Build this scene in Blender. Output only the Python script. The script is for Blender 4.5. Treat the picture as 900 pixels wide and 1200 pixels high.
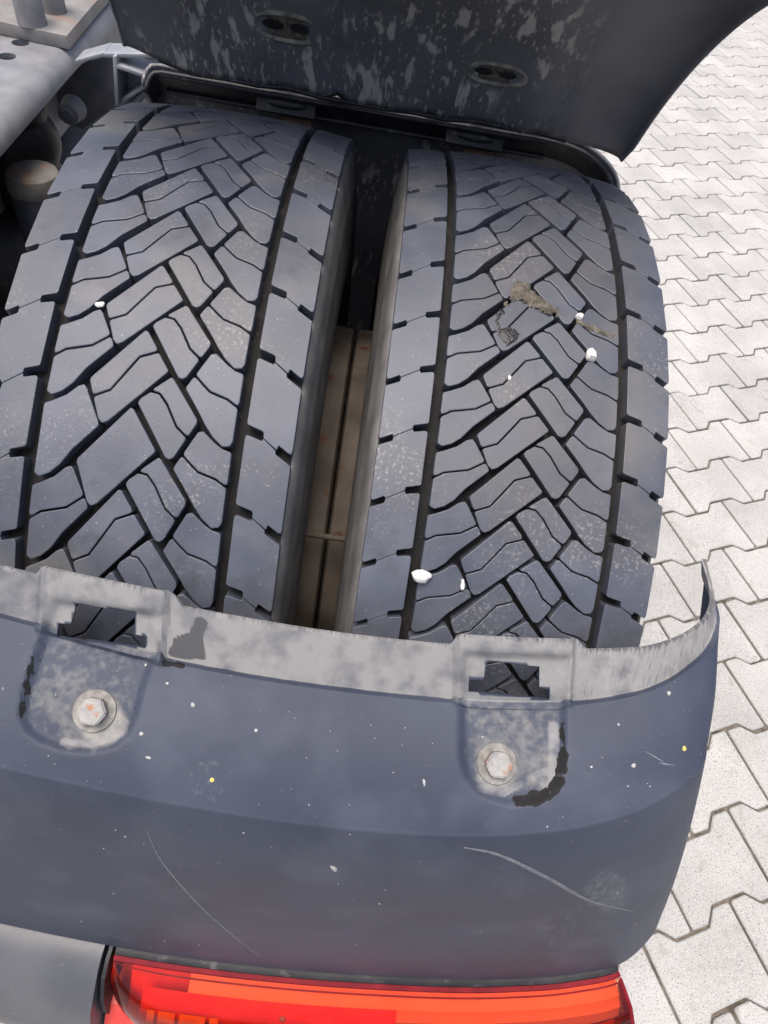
import bpy, bmesh, math, random
import numpy as np
from mathutils import Vector, Matrix
from mathutils.bvhtree import BVHTree

random.seed(7); np.random.seed(7)
for o in list(bpy.data.objects): bpy.data.objects.remove(o)
scene = bpy.context.scene
col = scene.collection

# ------------------------------------------------------------------ camera
CAM = np.array([0.00972, -0.67564, 1.36259])
CM = np.array([[0.98865634, -0.13455656, -0.06673204],
               [0.06642032, 0.79018213, -0.60926229],
               [0.13471070, 0.59791867, 0.79015587]])
FPX = 797.03
cam_d = bpy.data.cameras.new('camera'); cam = bpy.data.objects.new('camera', cam_d); col.objects.link(cam)
cam_d.sensor_fit = 'VERTICAL'; cam_d.sensor_height = 24.0; cam_d.lens = 24.0 * FPX / 1200.0
cam_d.clip_start = 0.02; cam_d.clip_end = 500.0
cam.matrix_world = Matrix.Translation(CAM) @ Matrix(CM.tolist()).to_4x4()
scene.camera = cam

# ------------------------------------------------------------------ light
SUN_EL, SUN_AZ = math.radians(77), math.radians(245)      # azimuth from +Y clockwise: high, left of the truck
w = bpy.data.worlds.new('World'); scene.world = w; w.use_nodes = True
nt = w.node_tree; bgn = nt.nodes['Background']
sky = nt.nodes.new('ShaderNodeTexSky'); sky.sky_type = 'NISHITA'; sky.sun_disc = False
sky.sun_elevation = SUN_EL; sky.sun_rotation = SUN_AZ
sky.air_density = 0.8; sky.dust_density = 6.0; sky.ozone_density = 1.0
nt.links.new(sky.outputs[0], bgn.inputs[0]); bgn.inputs[1].default_value = 0.15
sl = bpy.data.lights.new('sun', 'SUN'); sun = bpy.data.objects.new('sun', sl); col.objects.link(sun)
sl.energy = 1.5; sl.angle = math.radians(40); sl.color = (1.0, 0.94, 0.86)
sd = Vector((math.sin(SUN_AZ) * math.cos(SUN_EL), math.cos(SUN_AZ) * math.cos(SUN_EL), math.sin(SUN_EL)))
sun.rotation_euler = sd.to_track_quat('Z', 'Y').to_euler()
scene.view_settings.view_transform = 'Standard'; scene.view_settings.look = 'None'
scene.view_settings.gamma = 1.0; scene.view_settings.exposure = 0.62
scene.view_settings.use_curve_mapping = False
scene.render.engine = 'CYCLES'

# ------------------------------------------------------------------ photo pixel -> point (measuring only)
RT, ZC, HD = 0.52, 0.49634, 0.16541        # tyre radius, axle height, half the dual spacing
GR, ED = 0.0837, 0.1295                    # centre of the main grooves, tread edge

def ray(u, v):
    d = CM @ np.array([(u - 450) / FPX, -(v - 600) / FPX, -1.0]); return d / np.linalg.norm(d)
def on_cyl(u, v, R, far=False):
    d = ray(u, v); o = CAM - np.array([0, 0, ZC])
    a = d[1]**2 + d[2]**2; b = o[1]*d[1] + o[2]*d[2]; c = o[1]**2 + o[2]**2 - R*R
    s = math.sqrt(max(b*b - a*c, 0)); t = (-b + s)/a if far else (-b - s)/a
    return CAM + t*d
def on_plane(u, v, ax, val):
    d = ray(u, v); return CAM + (val - CAM[ax])/d[ax]*d
def to_px(P):
    q = (np.asarray(P) - CAM) @ CM
    return np.stack([450 + FPX*q[..., 0]/-q[..., 2], 600 - FPX*q[..., 1]/-q[..., 2]], -1)

# ------------------------------------------------------------------ materials
def mat(name, col1, col2=None, rough=0.5, scale=20, detail=6, bump=0.0, bscale=200, spec=0.5, metal=0.0,
        specks=None, ramp=(0.35, 0.65), coat=0.0, rvar=0.1):
    """Two-tone procedural surface in world space, optional pale specks and fine relief."""
    m = bpy.data.materials.new(name); m.use_nodes = True; n = m.node_tree.nodes; l = m.node_tree.links
    p = n['Principled BSDF']; p.inputs['Roughness'].default_value = rough; p.inputs['Metallic'].default_value = metal
    p.inputs['Specular IOR Level'].default_value = spec; p.inputs['Coat Weight'].default_value = coat
    g = n.new('ShaderNodeNewGeometry')
    no = n.new('ShaderNodeTexNoise'); no.inputs['Scale'].default_value = scale; no.inputs['Detail'].default_value = detail
    l.new(g.outputs['Position'], no.inputs['Vector'])
    cr = n.new('ShaderNodeValToRGB'); cr.color_ramp.elements[0].position = ramp[0]; cr.color_ramp.elements[1].position = ramp[1]
    cr.color_ramp.elements[0].color = (*col1, 1); cr.color_ramp.elements[1].color = (*(col2 or col1), 1)
    l.new(no.outputs['Fac'], cr.inputs[0]); out = cr.outputs[0]
    for sp in (specks or []):
        sc, lo, hi, c = sp
        n2 = n.new('ShaderNodeTexNoise'); n2.inputs['Scale'].default_value = sc; n2.inputs['Detail'].default_value = 3
        l.new(g.outputs['Position'], n2.inputs['Vector'])
        r2 = n.new('ShaderNodeValToRGB'); r2.color_ramp.elements[0].position = lo; r2.color_ramp.elements[1].position = hi
        l.new(n2.outputs['Fac'], r2.inputs[0])
        mx = n.new('ShaderNodeMixRGB'); l.new(r2.outputs[0], mx.inputs[0]); l.new(out, mx.inputs[1]); mx.inputs[2].default_value = (*c, 1)
        out = mx.outputs[0]
    l.new(out, p.inputs['Base Color'])
    mr = n.new('ShaderNodeMapRange'); mr.inputs['To Min'].default_value = rough - rvar; mr.inputs['To Max'].default_value = rough + rvar
    l.new(no.outputs['Fac'], mr.inputs[0]); l.new(mr.outputs[0], p.inputs['Roughness'])
    if bump:
        nb = n.new('ShaderNodeTexNoise'); nb.inputs['Scale'].default_value = bscale; nb.inputs['Detail'].default_value = 4
        l.new(g.outputs['Position'], nb.inputs['Vector'])
        b = n.new('ShaderNodeBump'); b.inputs['Strength'].default_value = bump; b.inputs['Distance'].default_value = 0.001
        l.new(nb.outputs['Fac'], b.inputs['Height']); l.new(b.outputs[0], p.inputs['Normal'])
    m['out'] = 0
    return m

def attr_mix(m, attr, colr, nscale=120, lo=0.3, hi=0.7, rough=None, soft=1.0, axes=(1, 1, 1)):
    """Blend a worn into a material where the vertex attribute says so, broken up by noise."""
    n = m.node_tree.nodes; l = m.node_tree.links; p = n['Principled BSDF']
    src = p.inputs['Base Color'].links[0].from_socket
    a = n.new('ShaderNodeAttribute'); a.attribute_name = attr
    g = n.new('ShaderNodeNewGeometry')
    no = n.new('ShaderNodeTexNoise'); no.inputs['Scale'].default_value = nscale; no.inputs['Detail'].default_value = 6
    vm = n.new('ShaderNodeVectorMath'); vm.operation = 'MULTIPLY'; vm.inputs[1].default_value = axes
    l.new(g.outputs['Position'], vm.inputs[0]); l.new(vm.outputs[0], no.inputs['Vector'])
    ad = n.new('ShaderNodeMath'); ad.operation = 'ADD'
    sb = n.new('ShaderNodeMath'); sb.operation = 'MULTIPLY_ADD'; sb.inputs[1].default_value = soft; sb.inputs[2].default_value = -0.5*soft
    l.new(no.outputs['Fac'], sb.inputs[0]); l.new(sb.outputs[0], ad.inputs[0]); l.new(a.outputs['Fac'], ad.inputs[1])
    mr = n.new('ShaderNodeMapRange'); mr.inputs['From Min'].default_value = lo; mr.inputs['From Max'].default_value = hi
    l.new(ad.outputs[0], mr.inputs[0])
    mx = n.new('ShaderNodeMixRGB'); l.new(mr.outputs[0], mx.inputs[0]); l.new(src, mx.inputs[1]); mx.inputs[2].default_value = (*colr, 1)
    l.new(mx.outputs[0], p.inputs['Base Color'])
    if rough is not None:
        rs = p.inputs['Roughness'].links[0].from_socket
        m2 = n.new('ShaderNodeMixRGB'); l.new(mr.outputs[0], m2.inputs[0]); l.new(rs, m2.inputs[1]); m2.inputs[2].default_value = (rough,)*3 + (1,)
        l.new(m2.outputs[0], p.inputs['Roughness'])

M = {}
M['rubber'] = mat('tread_rubber', (0.055, 0.064, 0.087), (0.088, 0.099, 0.127), 0.46, 16, 8, 0.25, 900, 0.5,
                  specks=[(9, 0.56, 0.78, (0.155, 0.15, 0.14)), (420, 0.70, 0.75, (0.32, 0.31, 0.29)), (5.5, 0.52, 0.70, (0.088, 0.09, 0.10))])
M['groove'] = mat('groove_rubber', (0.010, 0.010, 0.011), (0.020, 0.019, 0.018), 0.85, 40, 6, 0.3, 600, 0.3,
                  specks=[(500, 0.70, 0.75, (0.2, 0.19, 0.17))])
M['plastic'] = mat('mudguard_plastic', (0.035, 0.044, 0.069), (0.050, 0.061, 0.090), 0.52, 9, 9, 0.35, 1400, 0.32,
                   specks=[(260, 0.72, 0.76, (0.25, 0.25, 0.25)), (14, 0.50, 0.80, (0.068, 0.080, 0.110)), (3.2, 0.50, 0.75, (0.060, 0.072, 0.102))])
attr_mix(M['plastic'], 'dirt', (0.29, 0.285, 0.262), 150, 0.25, 1.05, 0.8, 1.0)
attr_mix(M['plastic'], 'wear', (0.27, 0.27, 0.268), 45, 0.30, 0.85, 0.75, 1.3)
attr_mix(M['plastic'], 'wear_highlight', (0.33, 0.328, 0.315), 100, 0.48, 0.95, 0.8, 1.5)
attr_mix(M['plastic'], 'wear_highlight', (0.12, 0.122, 0.128), 60, 0.62, 0.95, 0.7, 1.6, axes=(9, 1, 1))
attr_mix(M['plastic'], 'scuff', (0.13, 0.142, 0.16), 70, 0.5, 0.9, 0.7, 1.2, axes=(3, 3, 1))
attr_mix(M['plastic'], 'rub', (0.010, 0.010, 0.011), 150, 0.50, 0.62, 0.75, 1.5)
attr_mix(M['plastic'], 'stain', (0.085, 0.086, 0.09), 120, 0.35, 0.6, 0.6, 0.5)
M['inner'] = mat('mudguard_inside', (0.100, 0.103, 0.115), (0.165, 0.168, 0.178), 0.5, 6, 8, 0.4, 500, 0.4,
                 specks=[(300, 0.70, 0.75, (0.16, 0.155, 0.14))])
M['dark'] = mat('black_plastic', (0.014, 0.014, 0.016), (0.03, 0.03, 0.032), 0.5, 30, 6, 0.3, 500, 0.4,
                specks=[(60, 0.62, 0.75, (0.09, 0.09, 0.09))])
M['rim'] = mat('rim_dusty', (0.095, 0.078, 0.064), (0.20, 0.168, 0.138), 0.75, 18, 8, 0.4, 300, 0.3,
               specks=[(35, 0.62, 0.72, (0.14, 0.06, 0.03))])
M['rail'] = mat('chassis_paint', (0.165, 0.17, 0.182), (0.235, 0.24, 0.252), 0.5, 25, 8, 0.3, 400, 0.4)
M['plate'] = mat('plate_steel', (0.17, 0.165, 0.16), (0.24, 0.232, 0.222), 0.6, 30, 8, 0.3, 400, 0.4,
                 specks=[(14, 0.52, 0.70, (0.27, 0.17, 0.12))])
M['stud'] = mat('stud_grey', (0.15, 0.15, 0.16), (0.21, 0.21, 0.215), 0.7, 40, 6, 0.5, 500, 0.3)
M['alu'] = mat('cast_bracket', (0.24, 0.255, 0.28), (0.34, 0.355, 0.38), 0.5, 30, 6, 0.3, 500, 0.5, metal=0.2)
M['bolt'] = mat('bolt_zinc', (0.22, 0.22, 0.215), (0.33, 0.33, 0.315), 0.55, 120, 5, 0.3, 900, 0.5, metal=0.1,
                specks=[(110, 0.55, 0.68, (0.32, 0.15, 0.08))])
M['washer'] = mat('washer_dirty', (0.17, 0.165, 0.15), (0.30, 0.29, 0.27), 0.8, 150, 6, 0.6, 900, 0.3)
M['mud'] = mat('dry_mud', (0.075, 0.068, 0.054), (0.17, 0.152, 0.125), 0.95, 160, 8, 1.0, 700, 0.1)
M['tar'] = mat('wet_tar', (0.008, 0.008, 0.009), (0.02, 0.02, 0.022), 0.3, 120, 6, 1.0, 500, 0.5)
M['white_stone'] = mat('white_stone', (0.72, 0.70, 0.66), (0.84, 0.82, 0.79), 0.85, 120, 6, 0.6, 700, 0.2)
M['paver'] = mat('paver_concrete', (0.365, 0.362, 0.348), (0.455, 0.452, 0.436), 0.9, 5, 6, 0.8, 420, 0.2,
                 specks=[(330, 0.565, 0.66, (0.20, 0.197, 0.19)), (520, 0.60, 0.70, (0.66, 0.65, 0.63)), (28, 0.60, 0.80, (0.30, 0.288, 0.265))])
M['joint'] = mat('joint_sand', (0.085, 0.072, 0.058), (0.20, 0.18, 0.15), 0.95, 45, 8, 1.0, 500, 0.1)
M['scratch'] = mat('scratch_mark', (0.11, 0.12, 0.14), (0.19, 0.20, 0.22), 0.7, 200, 4)
M['fleck_white'] = mat('fleck_white', (0.34, 0.34, 0.33), (0.46, 0.45, 0.43), 0.8, 200, 4)
M['fleck_yellow'] = mat('fleck_yellow', (0.55, 0.42, 0.10), (0.62, 0.5, 0.16), 0.8, 200, 4)
M['rust'] = mat('rusty_steel', (0.10, 0.055, 0.035), (0.17, 0.11, 0.075), 0.85, 50, 8, 0.6, 400, 0.2)
M['panel'] = mat('panel_grey', (0.075, 0.080, 0.092), (0.105, 0.110, 0.122), 0.42, 14, 8, 0.3, 900, 0.5,
                 specks=[(260, 0.73, 0.76, (0.3, 0.3, 0.3))])
# per-object tone for pavers and tread blocks
def vary(m, amt):
    n = m.node_tree.nodes; l = m.node_tree.links; p = n['Principled BSDF']; src = p.inputs['Base Color'].links[0].from_socket
    oi = n.new('ShaderNodeObjectInfo'); mr = n.new('ShaderNodeMapRange'); mr.inputs['To Min'].default_value = 1-amt; mr.inputs['To Max'].default_value = 1+amt
    l.new(oi.outputs['Random'], mr.inputs[0]); mx = n.new('ShaderNodeMixRGB'); mx.blend_type = 'MULTIPLY'; mx.inputs[0].default_value = 1
    l.new(src, mx.inputs[1]); l.new(mr.outputs[0], mx.inputs[2]); l.new(mx.outputs[0], p.inputs['Base Color'])
def dusty(m, c, fine, lo, hi, big, blo, bhi):
    n = m.node_tree.nodes; l = m.node_tree.links; p = n['Principled BSDF']; src = p.inputs['Base Color'].links[0].from_socket
    g = n.new('ShaderNodeNewGeometry'); fac = []
    for sc, a, b in ((fine, lo, hi), (big, blo, bhi)):
        no = n.new('ShaderNodeTexNoise'); no.inputs['Scale'].default_value = sc; no.inputs['Detail'].default_value = 4; l.new(g.outputs['Position'], no.inputs['Vector'])
        mr = n.new('ShaderNodeMapRange'); mr.inputs['From Min'].default_value = a; mr.inputs['From Max'].default_value = b; l.new(no.outputs['Fac'], mr.inputs[0]); fac.append(mr)
    fac[0].inputs['To Max'].default_value = 0.6
    mu = n.new('ShaderNodeMath'); mu.operation = 'MULTIPLY'; l.new(fac[0].outputs[0], mu.inputs[0]); l.new(fac[1].outputs[0], mu.inputs[1])
    mx = n.new('ShaderNodeMixRGB'); l.new(mu.outputs[0], mx.inputs[0]); l.new(src, mx.inputs[1]); mx.inputs[2].default_value = (*c, 1); l.new(mx.outputs[0], p.inputs['Base Color'])
dusty(M['rubber'], (0.27, 0.26, 0.24), 330, 0.55, 0.66, 11, 0.50, 0.66)
dusty(M['rubber'], (0.045, 0.047, 0.055), 70, 0.50, 0.72, 14, 0.50, 0.62)
dusty(M['paver'], (0.26, 0.25, 0.235), 90, 0.50, 0.70, 7, 0.50, 0.70)
vary(M['paver'], 0.07); vary(M['rubber'], 0.10)
# mud splashes running down the inside of the raised cover
def splash(m, c, axes=(34, 34, 7), lo=0.60, hi=0.70, gate=None):
    n = m.node_tree.nodes; l = m.node_tree.links; p = n['Principled BSDF']; src = p.inputs['Base Color'].links[0].from_socket
    g = n.new('ShaderNodeNewGeometry'); vm = n.new('ShaderNodeVectorMath'); vm.operation = 'MULTIPLY'; vm.inputs[1].default_value = axes
    l.new(g.outputs['Position'], vm.inputs[0]); no = n.new('ShaderNodeTexNoise'); no.inputs['Scale'].default_value = 1.0; no.inputs['Detail'].default_value = 5
    l.new(vm.outputs[0], no.inputs['Vector']); mr = n.new('ShaderNodeMapRange'); mr.inputs['From Min'].default_value = lo; mr.inputs['From Max'].default_value = hi
    mr.inputs['To Max'].default_value = 0.85
    l.new(no.outputs['Fac'], mr.inputs[0]); fo_ = mr.outputs[0]
    sp = n.new('ShaderNodeSeparateXYZ'); l.new(g.outputs['Position'], sp.inputs[0])
    mg_ = n.new('ShaderNodeMapRange'); mg_.inputs['From Min'].default_value = 0.27; mg_.inputs['From Max'].default_value = 0.20; l.new(sp.outputs[0], mg_.inputs[0])
    n3 = n.new('ShaderNodeTexNoise'); n3.inputs['Scale'].default_value = 9.0; l.new(g.outputs['Position'], n3.inputs['Vector'])
    m3 = n.new('ShaderNodeMapRange'); m3.inputs['From Min'].default_value = 0.40; m3.inputs['From Max'].default_value = 0.52; l.new(n3.outputs['Fac'], m3.inputs[0])
    u1 = n.new('ShaderNodeMath'); u1.operation = 'MULTIPLY'; l.new(mg_.outputs[0], u1.inputs[0]); l.new(m3.outputs[0], u1.inputs[1])
    u2 = n.new('ShaderNodeMath'); u2.operation = 'MULTIPLY'; l.new(u1.outputs[0], u2.inputs[0]); l.new(fo_, u2.inputs[1])
    mx = n.new('ShaderNodeMixRGB'); l.new(u2.outputs[0], mx.inputs[0]); l.new(src, mx.inputs[1]); mx.inputs[2].default_value = (*c, 1)
    l.new(mx.outputs[0], p.inputs['Base Color'])
splash(M['inner'], (0.50, 0.49, 0.455), (58, 40, 9), 0.565, 0.625)
splash(M['inner'], (0.42, 0.41, 0.38), (190, 120, 50), 0.58, 0.66)

def lens_mat(name, colr, rough=0.06, mixf=0.1):
    m = bpy.data.materials.new(name); m.use_nodes = True; n = m.node_tree.nodes; l = m.node_tree.links
    n.remove(n['Principled BSDF']); o = n['Material Output']
    t = n.new('ShaderNodeBsdfTransparent'); t.inputs[0].default_value = (*colr, 1)
    g = n.new('ShaderNodeBsdfGlossy'); g.inputs['Roughness'].default_value = rough
    f = n.new('ShaderNodeFresnel'); f.inputs[0].default_value = 1.5
    mx = n.new('ShaderNodeMixShader'); l.new(f.outputs[0], mx.inputs[0]); l.new(t.outputs[0], mx.inputs[1]); l.new(g.outputs[0], mx.inputs[2])
    l.new(mx.outputs[0], o.inputs[0]); return m
M['lens'] = lens_mat('red_lens', (0.96, 0.38, 0.25))
M['lens_rim'] = mat('lens_rim_red', (0.13, 0.004, 0.010), (0.20, 0.008, 0.016), 0.55, 40, 4, spec=0.2)
M['reflector'] = mat('lamp_reflector', (0.80, 0.46, 0.22), (0.86, 0.55, 0.30), 0.4, 9, 3)
M['amber'] = mat('amber_bulb', (0.85, 0.32, 0.02), (0.95, 0.48, 0.05), 0.35, 60, 4)
M['lamp_red'] = mat('lamp_red_panel', (0.72, 0.05, 0.045), (0.85, 0.10, 0.08), 0.35, 30, 4)

# ------------------------------------------------------------------ mesh helpers
def obj(name, me, material=None, parent=None, loc=None):
    o = bpy.data.objects.new(name, me); col.objects.link(o)
    if material is not None and not me.materials: me.materials.append(material)
    if parent is not None: o.parent = parent
    if loc is not None: o.location = loc
    return o
def empty(name, loc=(0, 0, 0)):
    o = bpy.data.objects.new(name, None); o.empty_display_size = 0.05; col.objects.link(o); o.location = loc; return o
def tag(o, label=None, cat=None, group=None, kind=None):
    if label: o['label'] = label
    if cat: o['category'] = cat
    if group: o['group'] = group
    if kind: o['kind'] = kind
    return o
def mesh(name, vs, fs, smooth=False):
    me = bpy.data.meshes.new(name); me.from_pydata([tuple(map(float, v)) for v in vs], [], fs); me.update()
    if smooth: me.shade_smooth()
    return me
def sharp(me, deg=35):
    me.shade_smooth()
    bm = bmesh.new(); bm.from_mesh(me)
    for e in bm.edges:
        e.smooth = not (len(e.link_faces) == 2 and e.calc_face_angle(0) > math.radians(deg))
    bm.to_mesh(me); bm.free(); return me
def grid_mesh(name, G, smooth=True):
    nr, nc = G.shape[:2]; V = G.reshape(-1, 3)
    F = [(r*nc+c, r*nc+c+1, (r+1)*nc+c+1, (r+1)*nc+c) for r in range(nr-1) for c in range(nc-1)]
    return mesh(name, V, F, smooth)
def lathe_x(name, prof, n=96, a0=0.0, a1=2*math.pi):
    """Revolve (x, r) profile about the X axis."""
    closed = abs(a1-a0-2*math.pi) < 1e-6; na = n if closed else n+1
    ang = [a0+(a1-a0)*i/n for i in range(na)]
    vs = [(x, -r*math.sin(a), r*math.cos(a)) for a in ang for x, r in prof]; m = len(prof)
    fs = []
    for i in range(n):
        j = (i+1) % na
        for k in range(m-1): fs.append((i*m+k, i*m+k+1, j*m+k+1, j*m+k))
    return mesh(name, vs, fs, True)
def lathe_z(name, prof, n=40):
    vs = [(r*math.cos(2*math.pi*i/n), r*math.sin(2*math.pi*i/n), z) for i in range(n) for r, z in prof]; m = len(prof)
    fs = [(i*m+k, ((i+1) % n)*m+k, ((i+1) % n)*m+k+1, i*m+k+1) for i in range(n) for k in range(m-1)]
    return sharp(mesh(name, vs, fs), 40)
def bev_box(name, sx, sy, sz, b=0.003):
    bm = bmesh.new(); bmesh.ops.create_cube(bm, size=1); bmesh.ops.scale(bm, vec=(sx, sy, sz), verts=bm.verts)
    if b: bmesh.ops.bevel(bm, geom=bm.edges[:], offset=b, segments=2, affect='EDGES', profile=0.6)
    me = bpy.data.meshes.new(name); bm.to_mesh(me); bm.free(); return sharp(me, 50)
def prism(name, pts, ext, b=0.0):
    """Polygon of 3D points extruded by vector ext."""
    bm = bmesh.new(); vs = [bm.verts.new(tuple(p)) for p in pts]; f = bm.faces.new(vs)
    r = bmesh.ops.extrude_face_region(bm, geom=[f]); bmesh.ops.translate(bm, vec=Vector(ext), verts=[v for v in r['geom'] if isinstance(v, bmesh.types.BMVert)])
    bmesh.ops.recalc_face_normals(bm, faces=bm.faces)
    if b: bmesh.ops.bevel(bm, geom=bm.edges[:], offset=b, segments=2, affect='EDGES', profile=0.6)
    me = bpy.data.meshes.new(name); bm.to_mesh(me); bm.free(); return sharp(me, 40)
def tube(name, pts, r, n=12):
    pts = [np.array(p, float) for p in pts]; vs = []; fs = []
    for i, p in enumerate(pts):
        t = pts[min(i+1, len(pts)-1)] - pts[max(i-1, 0)]; t /= np.linalg.norm(t)
        a = np.cross(t, [0.3, 0.2, 0.9]); a /= np.linalg.norm(a); b = np.cross(t, a)
        vs += [p + r*(math.cos(2*math.pi*k/n)*a + math.sin(2*math.pi*k/n)*b) for k in range(n)]
    for i in range(len(pts)-1):
        for k in range(n): fs.append((i*n+k, i*n+(k+1) % n, (i+1)*n+(k+1) % n, (i+1)*n+k))
    fs.append(tuple(range(n))[::-1]); fs.append(tuple((len(pts)-1)*n+k for k in range(n)))
    return sharp(mesh(name, vs, fs), 50)
def catmull(P, n):
    """Dense Catmull-Rom through rows of points P (k, ...), n[i] steps in segment i."""
    P = np.asarray(P, float); out = []
    for i in range(len(P)-1):
        p0 = P[i-1] if i else 2*P[0]-P[1]; p1 = P[i]; p2 = P[i+1]; p3 = P[i+2] if i+2 < len(P) else 2*P[-1]-P[-2]
        for k in range(n[i]):
            t = k/n[i]; out.append(0.5*((2*p1)+(-p0+p2)*t+(2*p0-5*p1+4*p2-p3)*t*t+(-p0+3*p1-3*p2+p3)*t**3))
    out.append(P[-1]); return np.array(out)
def spline_nu(P, n):
    """Hermite spline with chord-length tangents through rows of points."""
    P = np.asarray(P, float); d = np.linalg.norm(P[1:]-P[:-1], axis=-1, keepdims=True)+1e-9
    sl_ = (P[1:]-P[:-1])/d; T = np.empty_like(P); T[0] = sl_[0]; T[-1] = sl_[-1]
    T[1:-1] = (sl_[:-1]*d[1:]+sl_[1:]*d[:-1])/(d[1:]+d[:-1]); out = []
    for i in range(len(P)-1):
        for k in range(n[i]):
            t = k/n[i]; out.append((2*t**3-3*t*t+1)*P[i]+(t**3-2*t*t+t)*T[i]*d[i]+(-2*t**3+3*t*t)*P[i+1]+(t**3-t*t)*T[i+1]*d[i])
    out.append(P[-1]); return np.array(out)
def sdf_poly(Q, poly):
    """Signed distance (negative inside) of points Q (n,2) to a closed polygon."""
    poly = np.asarray(poly, float); d = np.full(len(Q), 1e9); inside = np.zeros(len(Q), bool)
    for i in range(len(poly)):
        a, b = poly[i], poly[(i+1) % len(poly)]; e = b-a; wv = Q-a
        t = np.clip((wv@e)/(e@e), 0, 1); d = np.minimum(d, np.linalg.norm(wv - t[:, None]*e, axis=1))
        c1 = (a[1] > Q[:, 1]) != (b[1] > Q[:, 1])
        with np.errstate(divide='ignore', invalid='ignore'):
            xi = (b[0]-a[0])*(Q[:, 1]-a[1])/(b[1]-a[1]+1e-12)+a[0]
        inside ^= c1 & (Q[:, 0] < xi)
    return np.where(inside, -d, d)
def sstep(x, a, b):
    t = np.clip((x-a)/(b-a), 0, 1); return t*t*(3-2*t)

# ------------------------------------------------------------------ ground and paving
sheet = obj('ground', mesh('ground', [(-150, -150, -0.008), (150, -150, -0.008), (150, 150, -0.008), (-150, 150, -0.008)], [(0, 1, 2, 3)]), M['joint'])
tag(sheet, kind='structure')
PO, PA = np.array([1.0084, 0.4624]), 0.3924
def paver_outline():
    L, hw, am, rn = 0.1-0.0028, 0.07, 0.0125, 0.0125
    # upper boundary: wide at the ends, narrow at the waist
    up = [(-L, hw+am), (-0.05-rn, hw+am), (-0.05+rn, hw-am), (0.05-rn, hw-am), (0.05+rn, hw+am), (L, hw+am)]
    g = 0.0028
    up = [(x, y-g) for x, y in up]
    return up + [(x, -y) for x, y in reversed(up)]
def fillet(poly, r, seg=2, mind=20):
    out = []; n = len(poly); P = [np.array(p, float) for p in poly]
    for i in range(n):
        a, b, c = P[i-1], P[i], P[(i+1) % n]; u = a-b; v = c-b; lu = np.linalg.norm(u); lv = np.linalg.norm(v)
        if lu < 1e-9 or lv < 1e-9: continue
        u /= lu; v /= lv; ang = math.degrees(math.acos(max(-1, min(1, float(u@v)))))
        if 180-ang < mind: out.append(b); continue
        d = min(r/math.tan(math.radians(ang/2)), 0.42*lu, 0.42*lv)
        p0, p2 = b+u*d, b+v*d
        for k in range(seg+1):
            t = k/seg; out.append((1-t)**2*p0+2*t*(1-t)*b+t*t*p2)
    return out
def inset_poly(P, d):
    n = len(P); out = []
    area = sum(P[i][0]*P[(i+1) % n][1]-P[(i+1) % n][0]*P[i][1] for i in range(n)); sgn = 1 if area > 0 else -1
    for i in range(n):
        e1 = P[i]-P[i-1]; e2 = P[(i+1) % n]-P[i]
        n1 = np.array([-e1[1], e1[0]])*sgn/np.linalg.norm(e1); n2 = np.array([-e2[1], e2[0]])*sgn/np.linalg.norm(e2)
        m = n1+n2; m /= max(np.linalg.norm(m), 1e-6); c = max(float(m@n1), 0.4); out.append(P[i]+m*d/c)
    return out
pv_out = fillet(paver_outline(), 0.006, 2)
pv_in = inset_poly(pv_out, 0.0022)
def paver_geo():
    n = len(pv_out); vs = [(p[0], p[1], -0.008) for p in pv_out]+[(p[0], p[1], -0.0022) for p in pv_out]+[(p[0], p[1], 0.0) for p in pv_in]
    fs = [tuple(2*n+i for i in range(n))][::1]
    if sum(pv_out[i][0]*pv_out[(i+1) % n][1]-pv_out[(i+1) % n][0]*pv_out[i][1] for i in range(n)) < 0: fs = [fs[0][::-1]]; fl = True
    else: fl = False
    for k in (0, 1):
        for i in range(n):
            q = (k*n+i, k*n+(i+1) % n, (k+1)*n+(i+1) % n, (k+1)*n+i); fs.append(q[::-1] if fl else q)
    return vs, fs
pv_v, pv_f = paver_geo(); pv_me = mesh('paver', pv_v, pv_f); pv_me.materials.append(M['paver'])
ca, sa = math.cos(PA), math.sin(PA)
cells = []
for r in range(-62, 34):
    for k in range(-30, 34):
        uu = 0.2*k + 0.1 + (0.1 if r % 2 == 0 else 0.0); vv = -0.14*r
        x, y = PO[0]+ca*uu-sa*vv, PO[1]+sa*uu+ca*vv
        if not (-2.2 < x < 5.5 and -2.6 < y < 8.5): continue
        px = to_px(np.array([x, y, 0.0])); dep = -((np.array([x, y, 0])-CAM)@CM)[2]
        vis = dep > 0.2 and -60 < px[0] < 960 and -60 < px[1] < 1260 and x > 0.42 and not (px[0] < 660 and px[1] < 1150)
        cells.append((0 if vis else 1, dep, x, y))
cells.sort()
rng = np.random.default_rng(3); nvis = sum(1 for c in cells if c[0] == 0); NP = min(300, nvis)
rv, rf = [], []; pv = np.array(pv_v)
for i, (h, dep, x, y) in enumerate(cells):
    rz = PA + rng.normal(0, 0.004); tilt = rng.normal(0, 0.0035, 2); x += rng.normal(0, 0.0007); y += rng.normal(0, 0.0007); dz = rng.uniform(-0.0008, 0.0008)
    if i < NP:
        o = obj('paving_stone', pv_me, None, sheet, (x, y, dz)); o.rotation_euler = (tilt[0], tilt[1], rz)
    else:
        c, s = math.cos(rz), math.sin(rz); b = len(rv)
        zz = pv[:, 2]+dz+tilt[0]*pv[:, 1]-tilt[1]*pv[:, 0]
        rv += list(zip(x+c*pv[:, 0]-s*pv[:, 1], y+s*pv[:, 0]+c*pv[:, 1], zz)); rf += [tuple(b+q for q in f) for f in pv_f]
rest = obj('paving_stones', mesh('paving_stones', rv, rf), M['paver'], sheet); rest['kind'] = 'stuff'

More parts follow.
